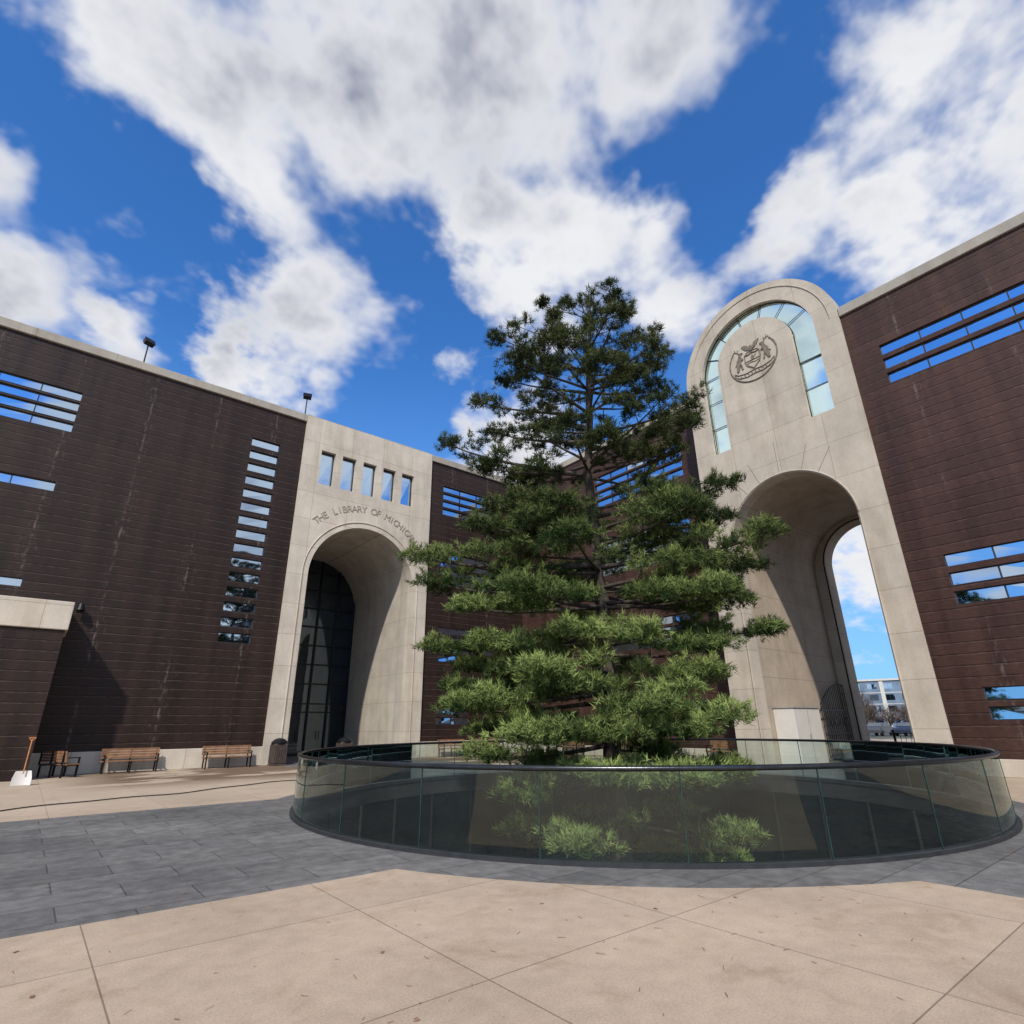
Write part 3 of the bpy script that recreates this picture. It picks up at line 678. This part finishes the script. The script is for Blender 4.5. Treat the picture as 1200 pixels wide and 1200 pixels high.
# ---------------------------------------------------------------- world: sky + clouds
w=NT('World',True)
elev=math.radians(43); sdir=Vector((-.74,-.67,0)).normalized()  # towards the sun (horizontal)
sun_az=math.atan2(sdir.x,sdir.y)
sky=w.n('TexSky',{'sky_type':'NISHITA','sun_disc':False,'sun_elevation':elev,'sun_rotation':sun_az,'air_density':1.0,'dust_density':.4,'ozone_density':2.5})
g=w.n('TexCoord').outputs['Generated']; s=w.n('SeparateXYZ',Vector=g)
zz=s.outputs[2]
skyc=w.mul(sky.outputs[0],(.44,1.0,1.60))
den=w.m_('ADD',w.m_('MAXIMUM',zz,0.0),.45)
proj=w.n('VectorMath',{'operation':'DIVIDE'},i0=g,i1=w.n('CombineXYZ',X=den,Y=den,Z=den).outputs[0]).outputs[0]
nA=w.noise(proj,2.9,6,.60,.15); nB=w.noise(proj,10.0,3,.62); nC=w.noise(proj,3.2,3,.6)
warp=w.n('VectorMath',{'operation':'MULTIPLY_ADD'},i0=nA.outputs[1],i1=(.28,.28,.28),i2=g).outputs[0]
warp=w.n('VectorMath',{'operation':'ADD'},i0=warp,i1=(-.14,-.14,-.14)).outputs[0]
blobs=[(.011,.619,.785,.15),(-.08,.61,.79,.11),(.091,.683,.725,.12),(.182,.740,.648,.10),(.26,.765,.58,.09),(.181,.484,.856,.21),(.33,.393,.858,.18),(.46,.265,.853,.14),
(.42,.54,.728,.085),(.50,.475,.72,.11),(.515,.578,.633,.12),(.57,.40,.715,.09),(.553,.673,.492,.12),(.66,.40,.62,.07),(.687,.199,.699,.085),(.788,.073,.611,.13),(.753,-.03,.658,.13),(.80,-.10,.59,.2),(.655,.015,.755,.12),
(-.151,.762,.629,.06),(-.114,.832,.543,.08),(-.005,.853,.522,.05),(.165,.837,.522,.05),(.927,.318,.2,.10)]
acc=None
for bx,by,bz,br in blobs:
    dd=w.n('VectorMath',{'operation':'DISTANCE'},i0=warp,i1=(bx,by,bz)).outputs['Value']
    v=w.mr(dd,0.0,br*1.95,.95,0.0)
    acc=v if acc is None else w.n('Math',{'operation':'SMOOTH_MAX'},i0=acc,i1=v,i2=.13).outputs[0]
for bx,by,bz,br in [(-.10,.735,.67,.13),(.285,.63,.72,.085),(.60,.27,.75,.11),(.33,.77,.54,.09),(.02,.79,.61,.12)]:
    dd=w.n('VectorMath',{'operation':'DISTANCE'},i0=warp,i1=(bx,by,bz)).outputs['Value']
    acc=w.m_('SUBTRACT',acc,w.mr(dd,0.0,br*1.5,.5,0.0))
Fh=(math.cos(math.radians(50.7))*math.cos(math.radians(20.8)),math.sin(math.radians(50.7))*math.cos(math.radians(20.8)),math.sin(math.radians(20.8)))
dp=w.n('VectorMath',{'operation':'DOT_PRODUCT'},i0=g,i1=Fh).outputs['Value']
back=w.mr(dp,.62,.35,0.0,.85,True)
gen=w.m_('MULTIPLY',w.mr(w.noise(proj,2.0,1,.55).outputs[0],.40,.58,0,1,True),back)
acc=w.m_('MAXIMUM',acc,gen)
fb=w.m_('ADD',w.m_('MULTIPLY',w.m_('SUBTRACT',nA.outputs[0],.5),2.1),w.m_('MULTIPLY',w.m_('SUBTRACT',nB.outputs[0],.5),1.1))
dens=w.m_('ADD',acc,fb)
alpha=w.mr(dens,.20,.76,0,1,True)
haze=w.mr(zz,.62,.0,0,.7,True)
shade=w.mr(w.m_('ADD',w.m_('MULTIPLY',fb,.50),nC.outputs[0]),.34,.84,0,.85,True)
hi=w.mr(zz,.72,.86,0,.55,True)
shade=w.m_('MULTIPLY',w.m_('MINIMUM',w.m_('ADD',shade,w.m_('MULTIPLY',hi,w.mr(nA.outputs[0],.3,.6,.4,1))),1.0),w.mr(dens,.35,1.15,.0,1))
cc=w.mix(shade,(.86,.87,.90),(.32,.345,.44))
bgS=w.n('Background',Color=skyc,Strength=.13).outputs[0]; bgC=w.n('Background',Color=cc,Strength=1.0).outputs[0]; bgH=w.n('Background',Color=(.27,.50,.86),Strength=1.0).outputs[0]
m1=w.n('MixShader',i0=haze,i1=bgS,i2=bgH).outputs[0]
m2=w.n('MixShader',i0=alpha,i1=m1,i2=bgC).outputs[0]
wo=w.nt.nodes.new('ShaderNodeOutputWorld'); w.nt.links.new(m2,wo.inputs[0])

# sun
sd=bpy.data.lights.new('sun','SUN'); sd.energy=3.8; sd.angle=math.radians(1.5); sd.color=(1,.93,.83)
so=bpy.data.objects.new('sun',sd); COL.objects.link(so)
tos=Vector((sdir.x*math.cos(elev),sdir.y*math.cos(elev),math.sin(elev)))
so.rotation_euler=tos.to_track_quat('Z','Y').to_euler(); so.location=(-20,-20,40)

# ---------------------------------------------------------------- camera
th=math.radians(20.8); ro=.011; hdg=math.radians(50.7)
F=Vector((math.cos(hdg)*math.cos(th),math.sin(hdg)*math.cos(th),math.sin(th)))
R0=Vector((math.sin(hdg),-math.cos(hdg),0)); U0=R0.cross(F)
R=R0*math.cos(ro)-U0*math.sin(ro); U=U0*math.cos(ro)+R0*math.sin(ro)
cam=bpy.data.cameras.new('camera'); cam.sensor_width=36; cam.lens=36*658/1200; cam.clip_end=5000; cam.clip_start=.05
co=bpy.data.objects.new('camera',cam); COL.objects.link(co)
Mx=Matrix((R,U,-F)).transposed().to_4x4(); Mx.translation=Vector((0,0,1.6)); co.matrix_world=Mx
sc.camera=co
